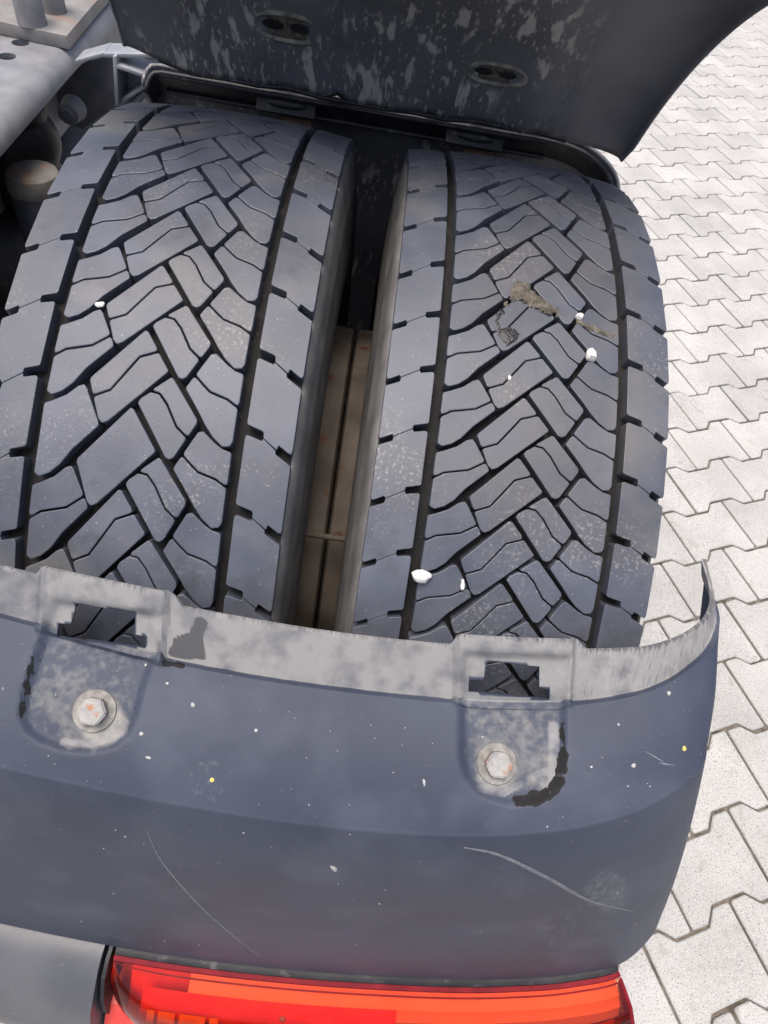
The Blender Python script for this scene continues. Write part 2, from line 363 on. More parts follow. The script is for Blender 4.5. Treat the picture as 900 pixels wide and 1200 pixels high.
# ------------------------------------------------------------------ tyres
def crown(x): return RT - 0.008*(x/ED)**2
MM = 0.001
S0, PITCH = 232.5, 55.4
A_ = [(-78.8, 235.3), (-73.1, 233.2), (-61.8, 227.8), (-53.9, 221.2), (-48.9, 219.0), (-46.2, 221.8), (-32.5, 242.8), (-31.3, 245.6), (-49.8, 263.5), (-58.6, 275.0), (-66.2, 281.2), (-74.2, 284.5), (-78.6, 282.5)]
As = [(-78.9, 257.6), (-69.6, 251.9), (-49.0, 247.0), (-36.0, 238.6)]
B_ = [(-24.3, 297.0), (-29.0, 299.3), (-32.7, 296.5), (-45.1, 271.0), (-44.2, 268.8), (-7.9, 230.6), (-5.3, 231.5), (17.3, 257.0), (16.6, 258.9)]
Bs = [(-39.5, 281.5), (-26.7, 276.0), (-19.3, 266.0), (-8.1, 250.5), (6.9, 244.6)]
C_ = [(-0.7, 223.1), (20.7, 206.0), (22.9, 207.0), (47.3, 232.3), (47.5, 235.3), (32.9, 259.9), (29.7, 261.8), (26.2, 260.9), (-3.1, 226.7)]
Cs = [(6.0, 217.6), (13.6, 218.5), (20.9, 225.0), (31.4, 239.2), (41.2, 245.4)]
D_ = [(49.6, 240.8), (53.8, 239.6), (64.7, 246.5), (71.8, 249.8), (79.5, 251.2), (79.0, 299.1), (77.0, 302.7), (71.0, 303.7), (62.2, 298.2), (54.6, 290.9), (46.9, 281.8), (33.6, 267.5)]
Ds = [(39.6, 257.5), (48.8, 264.0), (54.2, 267.5), (69.5, 270.8), (79.4, 275.4)]
R_ = [(88.5, 237.0), (103.0, 240.2), (103.2, 238.3), (115.5, 245.4), (115.2, 247.5), (129.5, 254.5), (129.5, 303.0), (116.8, 296.6), (116.5, 300.4), (103.4, 293.3), (103.6, 289.0), (88.5, 285.6)]
L_ = [(-88.0, 217.0), (-100.5, 219.5), (-100.8, 216.8), (-117.2, 226.0), (-117.0, 229.5), (-129.5, 235.0), (-129.5, 285.0), (-117.8, 278.8), (-117.6, 281.1), (-101.0, 271.8), (-101.2, 269.0), (-88.0, 265.6)]
TRI = {'A': (A_, As), 'B': (B_, Bs), 'C': (C_, Cs), 'D': (D_, Ds), 'R': (R_, None), 'L': (L_, None)}

def split_sipe(poly, sipe, gap=0.7):
    """Split a closed polygon by an open polyline whose ends lie near its boundary; returns two polygons."""
    P = [np.array(p, float) for p in poly]
    def locate(q):
        best = None
        for i in range(len(P)):
            a, b = P[i], P[(i+1) % len(P)]; e = b-a; t = min(1, max(0, float((q-a)@e)/max(float(e@e), 1e-9))); d = np.linalg.norm(a+t*e-q)
            if best is None or d < best[0]: best = (d, i, t, a+t*e)
        return best
    s = [np.array(q, float) for q in sipe]; l0, l1 = locate(s[0]), locate(s[-1]); s[0], s[-1] = l0[3], l1[3]
    i0, i1 = l0[1], l1[1]; n = len(P)
    seq1 = []; i = (i0+1) % n
    while True:
        seq1.append(P[i])
        if i == i1: break
        i = (i+1) % n
    seq2 = []; i = (i1+1) % n
    while True:
        seq2.append(P[i])
        if i == i0: break
        i = (i+1) % n
    nor = []
    for k in range(len(s)):
        t = s[min(k+1, len(s)-1)]-s[max(k-1, 0)]; t /= np.linalg.norm(t); nor.append(np.array([-t[1], t[0]]))
    c1 = np.mean(seq1, axis=0); sg = 1 if float((c1-np.mean(s, axis=0))@np.mean(nor, axis=0)) > 0 else -1
    sa_ = [q+sg*gap*m for q, m in zip(s, nor)]; sb_ = [q-sg*gap*m for q, m in zip(s, nor)]
    def clean(L):
        o = []
        for q in L:
            if not o or np.linalg.norm(q-o[-1]) > 0.6: o.append(q)
        if np.linalg.norm(o[0]-o[-1]) < 0.6: o.pop()
        return o
    return clean(sa_ + seq1[::1] if False else seq1 + sa_[::-1]), clean(seq2 + sb_)

class Tyre:
    def __init__(self, bounds, k0):
        self.b = bounds; self.k0 = k0                    # pitch boundaries in degrees, index of pitch 0
    def ang(self, k, n):
        t = k + n + self.k0; i = int(math.floor(t)); i = max(0, min(len(self.b)-2, i)); f = t-i
        return math.radians(self.b[i]+(self.b[i+1]-self.b[i])*f)
def geo_block(polys, T, k, depth=0.0152, ch=0.8, outer=0):
    """Vertices, faces and per-loop normals of one tread block, angles relative to the start of pitch k."""
    th = T.ang(k, 0); V = []; F = []; N = []
    def put(p, off):
        x = p[0]*MM; a = T.ang(k, (p[1]-S0)/PITCH)-th; r = crown(x)-off
        V.append((x, -r*math.sin(a), r*math.cos(a))); return len(V)-1
    def rad(i):
        x, y, z = V[i]; l = math.hypot(y, z); v = np.array([0.018*x/ED*4, y/l, z/l]); return v/np.linalg.norm(v)
    for P in polys:
        P = fillet(P, 2.2, 2, 24); n = len(P)
        area = sum(P[i][0]*P[(i+1) % n][1]-P[(i+1) % n][0]*P[i][1] for i in range(n))
        if area > 0: P = P[::-1]                          # +s runs towards -y, so this winds outwards
        I = inset_poly(P, ch)
        bot = [put(p, depth+(0.008 if outer and abs(p[0]) > 129 else 0)) for p in P]; mid = [put(p, ch*MM*0.9) for p in P]; top = [put(p, 0) for p in I]
        F.append(tuple(top)); N.append([rad(i) for i in top])
        for i in range(n):
            j = (i+1) % n
            q = (bot[i], bot[j], mid[j], mid[i]); a, b, c = (np.array(V[t]) for t in q[:3]); fn = np.cross(b-a, c-a); fn /= max(np.linalg.norm(fn), 1e-12)
            F.append(q); N.append([fn]*4)
            h = rad(mid[i])+fn; h /= np.linalg.norm(h)
            F.append((mid[i], mid[j], top[j], top[i])); N.append([h, h, rad(top[j]), rad(top[i])])
    return V, F, N
def nmesh(name, V, F, N):
    me = bpy.data.meshes.new(name); me.from_pydata(V, [], F); me.update()
    me.polygons.foreach_set('use_smooth', [True]*len(F))
    me.normals_split_custom_set([tuple(map(float, n)) for f in N for n in f]); return me
HALVES = {}
for key, (P, s) in TRI.items():
    HALVES[key] = list(split_sipe(P, s)) if s else [[np.array(p, float) for p in P]]
WHOLE = {key: [[np.array(p, float) for p in P]] for key, (P, s) in TRI.items()}

def tyre_profile(sg):
    half = [(0.0, RT-0.0150), (0.05, RT-0.0163), (0.09, RT-0.0187), (0.122, RT-0.0205), (0.1288, RT-0.0212), (0.1318, RT-0.0225), (0.1360, RT-0.040), (0.1392, RT-0.058), (0.1405, RT-0.063), (0.1403, RT-0.066), (0.1412, RT-0.080), (0.1424, RT-0.095),
            (0.1440, RT-0.13), (0.1442, RT-0.155), (0.1420, RT-0.185), (0.135, RT-0.210), (0.127, RT-0.226), (0.121, RT-0.234)]
    return [(-x, r) for x, r in reversed(half)] + half[1:]

def build_wheel(x, T, ks_named, ks_all, label, inner_sign, plain=()):
    root = empty('truck_wheel', (x, 0, ZC)); tag(root, label, 'wheel', None)
    # axle centre sits at loaded radius: the contact patch is flattened on the ground
    me = lathe_x('tyre_carcass', tyre_profile(1), 240)
    for v in me.vertices:
        if v.co.z < -ZC: v.co.z = -ZC
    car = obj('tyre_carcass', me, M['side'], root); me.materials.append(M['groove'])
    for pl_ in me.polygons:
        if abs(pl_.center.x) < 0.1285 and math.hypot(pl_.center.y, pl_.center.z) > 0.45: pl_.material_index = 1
    cache = {}; bv, bf, bn = [], [], []
    for k in ks_all:
        for key in 'ABCDRL':
            whole = (k, key) in plain
            polys = WHOLE[key] if whole else HALVES[key]
            dep = 0.0190 if key in 'RL' else 0.0152
            if k in ks_named:
                sig = (key, whole)+tuple(round(T.b[T.k0+k+i+1]-T.b[T.k0+k+i], 3) for i in (-1, 0, 1, 2))
                if sig not in cache:
                    V, F, N = geo_block(polys, T, k, dep, 0.5 if key in 'RL' else 0.8, outer=key in 'RL'); cache[sig] = nmesh('tread_block' if key in 'ABCD' else 'shoulder_lug', V, F, N); cache[sig].materials.append(M['rubber'])
                o = obj('tread_block' if key in 'ABCD' else 'shoulder_lug', cache[sig], None, root); o.rotation_euler = (T.ang(k, 0), 0, 0)
            else:
                V, F, N = geo_block(polys, T, k, dep); th = T.ang(k, 0); c, s = math.cos(th), math.sin(th); b = len(bv)
                for vx, vy, vz in V:
                    ny, nz = vy*c-vz*s, vy*s+vz*c
                    bv.append((vx, ny, max(nz, -ZC+0.0003)))
                bf += [tuple(b+i for i in f) for f in F]
                bn += [[np.array([q[0], q[1]*c-q[2]*s, q[1]*s+q[2]*c]) for q in f] for f in N]
    st = obj('tread_blocks', nmesh('tread_blocks', bv, bf, bn), M['rubber'], root); st['kind'] = 'stuff'
    # rim: deep barrel reaching to the mating face between the twin wheels
    g = inner_sign
    pr = [(g*(HD-0.001), 0.10), (g*(HD-0.001), 0.262), (g*(HD-0.004), 0.270), (g*0.126, 0.274), (g*0.1235, 0.280), (g*0.1235, 0.296), (g*0.119, 0.298), (g*0.112, 0.286), (g*0.05, 0.262), (-g*0.09, 0.262), (-g*0.112, 0.286), (-g*0.119, 0.298),
          (-g*0.1235, 0.296), (-g*0.119, 0.270), (-g*0.04, 0.255), (g*0.10, 0.24), (g*0.13, 0.22), (g*0.135, 0.10)]
    rim = obj('rim', sharp(lathe_x('rim', pr, 120), 30), M['rim'], root)
    return root
M['side'] = mat('sidewall_rubber', (0.085, 0.084, 0.083), (0.155, 0.151, 0.145), 0.65, 24, 8, 0.5, 500, 0.35,
                specks=[(45, 0.60, 0.75, (0.12, 0.115, 0.105))])
def bounds(a0, left, right):
    """left/right: pitch lengths going up / down from a0; the rest of the circle is filled evenly."""
    up = [a0]
    for p in left: up.append(up[-1]-p)
    dn = [a0]
    for p in right: dn.append(dn[-1]+p)
    rem = 360-(dn[-1]-up[-1]); n = round(rem/6.8)
    b = up[::-1]+dn[1:]; k0 = len(left)
    b += [b[-1]+rem*(i+1)/n for i in range(n)]
    b0 = b[0]; ext = [b[0]-(b[-1]-b[-1-i]) for i in range(3, 0, -1)]
    full = ext+b+[b[-1]+(b[i]-b[0]) for i in range(1, 5)]
    return Tyre(full, k0+3), len(left), len(b)-1
Tr, nu_r, ntot_r = bounds(25.6, [6.15, 6.35, 7.3, 7.4, 7.4, 7.4, 7.4, 7.4], [6.05, 6.1, 6.1, 6.1, 6.1, 6.1, 6.1])
Tl, nu_l, ntot_l = bounds(24.5, [7.2, 7.3, 7.4, 7.4, 7.4, 7.4, 7.4, 7.4], [7.65, 7.65, 7.8, 7.8, 7.8])
build_wheel(HD, Tr, set(range(-8, 7)), range(-nu_r, ntot_r-nu_r), 'outer twin wheel, its tread smeared with dried mud, beside open paving', -1)
wl = build_wheel(-HD, Tl, set(range(-8, 5)), range(-nu_l, ntot_l-nu_l), 'inner twin wheel with clean herringbone tread, beside the grey chassis rail', 1, plain={(1, 'A'), (1, 'B')})
# valve extension bridging the slot between the rims
vp = on_cyl(375, 628, 0.300)
obj('valve_stem', tube('valve_stem', [(HD-0.046, vp[1], vp[2]-ZC), (HD+0.046, vp[1], vp[2]-ZC)], 0.0035), M['rim'], wl)

# ------------------------------------------------------------------ rear mudguard section
NCOL = 300
def cyl_row(pts): return np.array([on_cyl(u, v, R) for u, v, R in pts])
U = [-150, 0, 200, 430, 600, 697, 767, 806, 829]
Lr = cyl_row([(-150, 627, .57), (0, 664, .57), (200, 709, .57), (430, 747, .57), (600, 761, .57), (697, 762, .57), (767, 757, .566), (807, 742, .556), (829, 724, .543), (837, 700, .523), (827, 655, .497)])
LB = cyl_row([(-150, 682, .57), (0, 718, .57), (200, 771, .57), (430, 808, .57), (600, 821, .57), (697, 818, .57), (767, 802, .566), (806, 779, .556), (831, 750, .543), (840, 724, .527), (840, 690, .50)])
LB[9] = Lr[9]+(0.0015, -0.014, -0.006); LB[10] = Lr[10] + (0.003, -0.010, -0.010)
def radial(P, d):
    q = P.copy(); n = q-np.array([0, 0, ZC]); n[..., 0] = 0; n /= np.linalg.norm(n, axis=-1, keepdims=True); return q+n*d
SR = cyl_row([(-150, 688, .577), (0, 724, .577), (200, 777, .577), (430, 814, .577), (600, 827, .577), (697, 824, .577), (767, 808, .573), (808, 784, .563), (834, 755, .551), (843, 726, .536), (843, 690, .51)])
SR[8] = LB[8]+(0.003, -0.004, 0.002); SR[9] = LB[9]+(0.002, -0.006, 0.0); SR[10] = LB[10]+(0.002, -0.006, -0.002)
Kp = [(-150, 862, .630), (0, 902, .630), (200, 944, .630), (430, 976, .630), (600, 981, .630), (705, 966, .625), (765, 944, .616), (803, 919, .606), (827, 890, .592)]
K = cyl_row(Kp); K = np.vstack([K, K[-1]+(0.010, 0.026, -0.016), K[-1]+(0.013, 0.056, -0.036)])
def zrow(pts): return np.array([on_plane(u, v, 2, z) for u, v, z in pts])
Br = zrow([(-150, 1045, .43), (0, 1082, .43), (200, 1120, .43), (430, 1143, .43), (600, 1147, .43), (676, 1141, .44), (730, 1128, .46), (757, 1105, .485), (773, 1078, .515)])
Br = np.vstack([Br, Br[-1]+(0.010, 0.035, 0.005), Br[-1]+(0.012, 0.07, 0.005)])
nseg = [30]*len(U[:-1])+[30, 30]
def dense(R):
    return spline_nu(R, [46]*(len(R)-1))
Ld, LBd, SRd, Kd, Bd = (dense(R) for R in (Lr, LB, SR, K, Br))
up_dir = (SRd-Kd); up_dir /= np.linalg.norm(up_dir, axis=1, keepdims=True)
dn_dir = (Bd-Kd); dn_dir /= np.linalg.norm(dn_dir, axis=1, keepdims=True)
Ka, Kb = Kd+up_dir*0.004, Kd+dn_dir*0.004
mid1 = 0.5*(SRd+Ka); mid1 = radial(mid1, 0.005)
mid2 = 0.45*Kb+0.55*Bd+np.array([0, -0.006, 0.003])
# raised tabs in the lip
lpx = to_px(Ld)
tabw = sstep(lpx[:, 0], 40, 54)*(1-sstep(lpx[:, 0], 199, 216)) + sstep(lpx[:, 0], 527, 537)*(1-sstep(lpx[:, 0], 671, 692))
Ld = Ld + (Ld-LBd)*(0.27*tabw)[:, None]
rows = []
for i in range(16): rows.append(Ld+(LBd-Ld)*i/16)
for i in range(3): rows.append(LBd+(SRd-LBd)*i/3)
kmid = 0.25*Ka+0.5*Kd+0.25*Kb
body = spline_nu([SRd, mid1, Ka, kmid, Kb, mid2, Bd], [34, 30, 6, 6, 22, 22])
rows += list(body)
B2 = Bd+np.array([0, 0.012, -0.004]); B3 = Bd+np.array([0, 0.03, 0.004])
rows += [Bd*0.5+B2*0.5+np.array([0, -0.001, -0.002]), B2, B3]
G = np.array(rows); nr, nc = G.shape[:2]
du = np.gradient(G, axis=1); dv = np.gradient(G, axis=0); Nn = np.cross(du, dv); Nn /= np.maximum(np.linalg.norm(Nn, axis=2, keepdims=True), 1e-9)
if np.sum(Nn[nr//2, nc//3]*(CAM-G[nr//2, nc//3])) < 0: Nn = -Nn
PXL = to_px(G); Q = PXL.reshape(-1, 2)
front = (np.arange(nr)[:, None] < nr-3) & (np.arange(nc)[None, :] < nc-62)
pad_l = [(66, 700), (48, 745), (26, 812), (22, 840), (30, 858), (48, 871), (75, 880), (105, 882), (132, 876), (150, 862), (161, 838), (170, 800), (186, 758), (195, 715)]
pad_r = [(540, 760), (539, 830), (540, 890), (547, 915), (566, 934), (598, 944), (634, 940), (655, 922), (663, 895), (664, 850), (664, 800), (668, 765)]
tab_l = [(53, 600), (206, 640), (190, 778), (44, 738)]; tab_r = [(534, 690), (676, 700), (668, 826), (532, 824)]
sl_, sr_ = sdf_poly(Q, pad_l), sdf_poly(Q, pad_r); tl_, tr_ = sdf_poly(Q, tab_l), sdf_poly(Q, tab_r)
disp = -0.0055*(1-sstep(np.minimum(sl_, sr_), -9, 4)) + 0.0070*(1-sstep(np.minimum(tl_, tr_), -6, 4))
disp = disp.reshape(nr, nc)*front
G = G+Nn*disp[..., None]
# wear and dirt that belong to the plastic, plus a painted lip edge highlight
rowi = np.repeat(np.arange(nr), nc)
wear = np.where(rowi < 17, 0.80, 0.0)
wear = np.where((rowi >= 17) & (rowi < 20), 0.12, wear)
wear = np.where((rowi < 17) & (Q[:, 0] < 60), 0.62, wear)
for t_ in (tl_, tr_): wear = np.maximum(wear, 0.6*(1-sstep(t_, -8, 6))*(rowi < 60))
pad_in = 1-sstep(np.minimum(sl_, sr_), -14, 0)
dirt = 0.30*pad_in
def blob(cx, cy, r, s): return s*(1-sstep(np.hypot(Q[:, 0]-cx, Q[:, 1]-cy), r*0.45, r))
dirt = np.maximum(dirt, np.maximum(blob(116, 846, 42, 1.0), blob(584, 905, 34, 1.0)))
dirt = np.maximum(dirt, np.maximum(blob(95, 872, 42, 0.55), blob(640, 905, 34, 0.6)))
dirt = np.maximum(dirt, np.maximum(blob(75, 820, 60, 0.42), blob(600, 870, 70, 0.42)))
dirt = dirt*(1-sstep(np.minimum(sl_, sr_), -6, 5))
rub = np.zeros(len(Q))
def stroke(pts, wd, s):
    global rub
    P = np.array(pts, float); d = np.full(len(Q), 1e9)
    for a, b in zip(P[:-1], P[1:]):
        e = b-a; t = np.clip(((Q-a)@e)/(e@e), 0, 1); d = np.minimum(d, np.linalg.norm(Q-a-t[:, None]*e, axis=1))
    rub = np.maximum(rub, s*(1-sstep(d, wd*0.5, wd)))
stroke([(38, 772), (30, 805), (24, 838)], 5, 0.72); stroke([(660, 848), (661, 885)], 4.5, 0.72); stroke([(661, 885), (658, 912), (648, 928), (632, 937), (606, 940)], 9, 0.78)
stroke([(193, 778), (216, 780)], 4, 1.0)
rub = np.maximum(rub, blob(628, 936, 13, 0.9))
def near(pts, wd):
    P = np.array(pts, float); d = np.full(len(Q), 1e9)
    for a, b in zip(P[:-1], P[1:]):
        e = b-a; t = np.clip(((Q-a)@e)/(e@e), 0, 1); d = np.minimum(d, np.linalg.norm(Q-a-t[:, None]*e, axis=1))
    return 1-sstep(d, wd*0.55, wd)
wear = np.maximum(wear, 0.5*near([(650, 850), (652, 880), (648, 922)], 9)); wear = np.maximum(wear, 0.5*near([(560, 925), (590, 932), (640, 905)], 7))
wear = np.maximum(wear, 0.5*near([(70, 870), (110, 874), (140, 860)], 6))
stain = np.where(rowi < 17, 1-sstep(sdf_poly(Q, [(232, 722), (243, 728), (238, 745), (240, 772), (212, 772), (196, 768), (205, 748), (222, 742)]), -3, 4), 0)
fm = front.reshape(-1)
scuff = (blob(712, 1045, 42, 0.72)+blob(655, 1090, 45, 0.5)+blob(60, 960, 70, 0.35)+blob(245, 912, 45, 0.45)+blob(420, 870, 120, 0.3))*fm
me = grid_mesh('shell', G)
M['plastic_inner'] = M['inner']
shell = obj('shell', me, M['plastic'])
wear_highlight = np.where(rowi < 17, 0.30+0.25*sstep(Q[:, 0], 560, 760), 0.0)+0.35*(rowi == 0)+0.15*(rowi == 1)  # weathered lip; outermost rows lightened as a painted edge highlight
for nm, arr in (('wear', wear), ('wear_highlight', wear_highlight), ('dirt', dirt*fm), ('rub', rub*fm), ('stain', stain), ('scuff', scuff)):
    at = me.attributes.new(nm, 'FLOAT', 'POINT'); at.data.foreach_set('value', arr.astype(np.float32))
# face orientation towards the outside, then thickness inwards
if (Vector(me.polygons[(nr//2)*(nc-1)+nc//3].normal).dot(Vector(CAM-G[nr//2, nc//3]))) < 0: me.flip_normals()
sol = shell.modifiers.new('thickness', 'SOLIDIFY'); sol.thickness = 0.0038; sol.offset = -1
def surf_tree(o):
    dg = bpy.context.evaluated_depsgraph_get(); return BVHTree.FromObject(o, dg)
bpy.context.view_layer.update()
T_fender = surf_tree(shell)
def hit(u, v, tree):
    d = ray(u, v); h = tree.ray_cast(Vector(CAM), Vector(d)); return (np.array(h[0]), np.array(h[1])) if h[0] else (None, None)
# T-shaped latch windows cut through the tabs
def px_poly(base, sc, pts): return [(base[0]+x/sc, base[1]+y/sc) for x, y in pts]
win_l = px_poly((0, 630), 3, [(268, 234), (475, 262), (472, 340), (513, 348), (510, 388), (203, 350), (206, 303), (250, 303)])
win_r = px_poly((500, 640), 2.25, [(160, 302), (297, 318), (297, 372), (323, 378), (322, 404), (110, 383), (113, 352), (150, 352)])
for wn in (win_l, win_r):
    pts = [hit(u, v, T_fender) for u, v in wn]; nrm = np.mean([p[1] for p in pts], axis=0); nrm /= np.linalg.norm(nrm)
    vd = np.mean([ray(u, v) for u, v in wn], axis=0); ax = -(0.5*nrm-0.5*vd); ax /= np.linalg.norm(ax)
    cme = prism('cut', [p[0]-ax*0.03 for p in pts], ax*0.06); cu = obj('cut', cme)
    b = shell.modifiers.new('window', 'BOOLEAN'); b.operation = 'DIFFERENCE'; b.solver = 'MANIFOLD'; b.object = cu
dg = bpy.context.evaluated_depsgraph_get(); dg.update()
new = bpy.data.meshes.new_from_object(shell.evaluated_get(dg)); shell.modifiers.clear(); shell.data = new; new.name = 'shell'
for o in [o for o in bpy.data.objects if o.name.startswith('cut')]: bpy.data.objects.remove(o)
sharp(new, 32)
mg = empty('rear_mudguard', (0.0, -0.5, 0.60)); tag(mg, 'dark blue-grey plastic mudguard section with two latch windows and bolted pads', 'mudguard')
def put_under(o, root):
    o.parent = root; o.matrix_parent_inverse = Matrix.Translation(-root.location); return o
put_under(shell, mg)
bpy.context.view_layer.update(); T_fender = surf_tree(shell)

def hex_bolt(u, v, root, tilt):
    P, N = hit(u, v, T_fender); q = Vector(N).to_track_quat('Z', 'Y')
    wz = lathe_z('washer', [(0.0, 0.0), (0.0155, 0.0), (0.0160, 0.0008), (0.0155, 0.0016), (0.009, 0.0022), (0, 0.0022)], 36)
    bm = bmesh.new(); bmesh.ops.create_cone(bm, cap_ends=True, segments=6, radius1=0.0112, radius2=0.0108, depth=0.009)
    bmesh.ops.translate(bm, vec=(0, 0, 0.0065), verts=bm.verts); bmesh.ops.bevel(bm, geom=bm.edges[:], offset=0.0011, segments=2, affect='EDGES')
    bm2 = bpy.data.meshes.new('bolt'); bm.to_mesh(bm2); bm.free(); sharp(bm2, 50)
    o = obj('bolt', bm2, M['bolt']); o.location = P; o.rotation_mode = 'QUATERNION'; o.rotation_quaternion = q @ Matrix.Rotation(tilt, 4, 'Z').to_quaternion()
    put_under(o, root); obj('washer', wz, M['washer'], o)
hex_bolt(111, 833, mg, 0.3); hex_bolt(582, 895, mg, 0.7)

def on_fender(pts, off=0.0004):
    out = []
    for u, v in pts:
        P, N = hit(u, v, T_fender)
        if P is not None: out.append((P+N*off, N))
    return out
def ribbon(name, px, wd, material, root):
    pts = catmull(np.array(px, float), [10]*(len(px)-1)); S = on_fender([tuple(p) for p in pts]); vs = []; fs = []
    n = len(S)
    for i, (P, N) in enumerate(S):
        t = S[min(i+1, n-1)][0]-S[max(i-1, 0)][0]; t /= np.linalg.norm(t); b = np.cross(t, N); ww = wd*(0.35+0.65*math.sin(math.pi*(i+0.6)/(n+0.2)))*(0.8+0.4*random.random())
        vs += [P-b*ww/2-N*0.0003, P+N*0.00012, P+b*ww/2-N*0.0003]
    for i in range(n-1):
        for k in (0, 1): fs.append((3*i+k, 3*i+k+1, 3*i+k+4, 3*i+k+3))
    put_under(obj(name, mesh(name, vs, fs, True), material), root)
ribbon('scratch', [(172, 973), (190, 1010), (228, 1055), (268, 1092), (304, 1120)], 0.0019, M['scratch'], mg)
ribbon('scratch', [(543, 993), (585, 1002), (640, 1028), (690, 1055), (741, 1068)], 0.0040, M['scratch'], mg)
ribbon('scratch', [(755, 880), (778, 893)], 0.0010, M['scratch'], mg)
ribbon('scratch', [(772, 894), (790, 897)], 0.0010, M['scratch'], mg)
def fleck(u, v, r, material, elong=1.0, ang=0.0):
    P, N = hit(u, v, T_fender)
    if P is None: return
    a = np.cross(N, [1, 0, 0.1]); a /= np.linalg.norm(a); b = np.cross(N, a); a, b = a*math.cos(ang)+b*math.sin(ang), b*math.cos(ang)-a*math.sin(ang)
    vs = [P+N*0.0009]; n = 9
    for i in range(n):
        t = 2*math.pi*i/n; rr = r*(0.75+0.5*random.random()); vs.append(P+a*rr*elong*math.cos(t)+b*rr*math.sin(t)-N*0.0002)
    put_under(obj('paint_fleck', mesh('paint_fleck', vs, [(0, 1+i, 1+(i+1) % n) for i in range(n)], True), material), mg)
fleck(248, 914, 0.0021, M['fleck_yellow']); fleck(802, 877, 0.0022, M['fleck_yellow'])
for u, v, r in [(226, 826, .0023), (784, 812, .0022), (743, 897, .0022), (725, 849, .0013), (196, 801, .0013), (171, 779, .0012), (693, 899, .0012), (166, 860, .0018), (300, 856, .0014)]: fleck(u, v, r, M['fleck_white'])
fleck(391, 1018, 0.0026, M['fleck_white'], 2.4, 0.35); fleck(174, 888, 0.0011, M['fleck_white'], 2.5, 1.2); fleck(497, 917, 0.0012, M['fleck_white'], 2.4, 0.2)
for i in range(34):
    u, v = random.uniform(15, 780), random.uniform(850, 1125)
    fleck(u, v, random.uniform(0.0004, 0.0008), M['fleck_white'], random.uniform(1, 2), random.uniform(0, 3))

# ------------------------------------------------------------------ tail lamp and lower panel under the mudguard
bpx = to_px(Bd)
def sweep(i0, i1, prof, name, step=2, rounded=False):
    idx = list(range(i0, i1+1, step)); vs = []; fs = []; m = len(prof)
    for i in idx:
        t = Bd[min(i+1, len(Bd)-1)]-Bd[max(i-1, 0)]; t[2] = 0; t /= np.linalg.norm(t); n = np.array([t[1], -t[0], 0])
        k_ = 1.0
        if rounded:
            q_ = min(1.0, (i-iA+1.0)/20.0); k_ = math.sqrt(max(0.0, 1-(1-q_)**2))
        for o_, dz in prof: vs.append(Bd[i]+n*(0.009+(o_-0.009)*(0.25+0.75*k_))+np.array([0, 0, dz])+t*0.0) if rounded else vs.append(Bd[i]+n*o_+np.array([0, 0, dz]))
    for a in range(len(idx)-1):
        for k in range(m-1): fs.append((a*m+k, (a+1)*m+k, (a+1)*m+k+1, a*m+k+1))
    fs.append(tuple(range(m))); fs.append(tuple((len(idx)-1)*m+k for k in range(m))[::-1])
    me = mesh(name, vs, fs); bm = bmesh.new(); bm.from_mesh(me); bmesh.ops.recalc_face_normals(bm, faces=bm.faces); bm.to_mesh(me); bm.free()
    return sharp(me, 38)
iA = int(np.argmin(np.abs(bpx[:300, 0]-134))); iB = int(np.argmin(np.abs(bpx[:345, 0]-728))); i0 = 4
lamp = empty('tail_lamp', (0.1, -0.62, 0.30)); tag(lamp, 'long red and orange tail lamp under the mudguard edge', 'tail lamp')
def lp(name, me, m): return put_under(obj(name, me, m), lamp)
def end_round(i, n=16, d=0.062):
    """Outward reach near the rounded left end of the lens."""
    k = min(1.0, (i-iA+0.5)/n); return d*(1-math.sqrt(max(0.0, 1-(1-k)**2)))
lens_prof = [(0.0125, -0.0185), (0.024, -0.0225), (0.044, -0.032), (0.062, -0.050), (0.073, -0.080), (0.076, -0.16)]
lp('housing', sweep(iA, iB, [(-0.05, -0.010), (0.0015, -0.010), (0.0065, -0.0135), (0.0065, -0.024), (0.006, -0.05), (0.006, -0.15), (-0.05, -0.15)], 'housing'), M['dark'])
lp('lamp_back', sweep(iA-2, iB-2, [(-0.02, -0.10), (0.050, -0.105), (0.074, -0.13), (0.078, -0.17), (-0.02, -0.17)], 'lamp_back'), M['lamp_red'])
lp('lens_rim', sweep(iA, iB, [(0.0070, -0.013), (0.0115, -0.0145), (0.0125, -0.017), (0.0112, -0.020), (0.0070, -0.019)], 'lens_rim'), M['lens_rim'])
lp('lens', sweep(iA, iB-1, lens_prof, 'lens', 1, True), M['lens'])
lp('lens_line', sweep(iA, iB-1, [(0.0165, -0.0202), (0.0182, -0.0205), (0.0178, -0.0220), (0.0164, -0.0216)], 'lens_line', 1, True), M['lens_rim'])
ref = [(0.0075, -0.024), (0.018, -0.030), (0.0185, -0.0315), (0.030, -0.0375), (0.0305, -0.0395), (0.041, -0.049), (0.0412, -0.052), (0.050, -0.066), (0.055, -0.10), (0.055, -0.15), (0.008, -0.15)]
lp('reflector', sweep(iA+20, iB-3, ref, 'reflector'), M['reflector'])
ip = lambda x: int(np.argmin(np.abs(bpx[:345, 0]-x)))
lp('red_panel', sweep(ip(172), ip(470), [(0.030, -0.0365), (0.036, -0.040), (0.052, -0.056), (0.060, -0.085), (0.060, -0.14), (0.046, -0.14), (0.036, -0.05)], 'red_panel', 1), M['lamp_red'])
lp('red_panel', sweep(ip(470), ip(722), [(0.0515, -0.066), (0.058, -0.075), (0.062, -0.10), (0.062, -0.14), (0.052, -0.14)], 'red_panel', 1), M['lamp_red'])
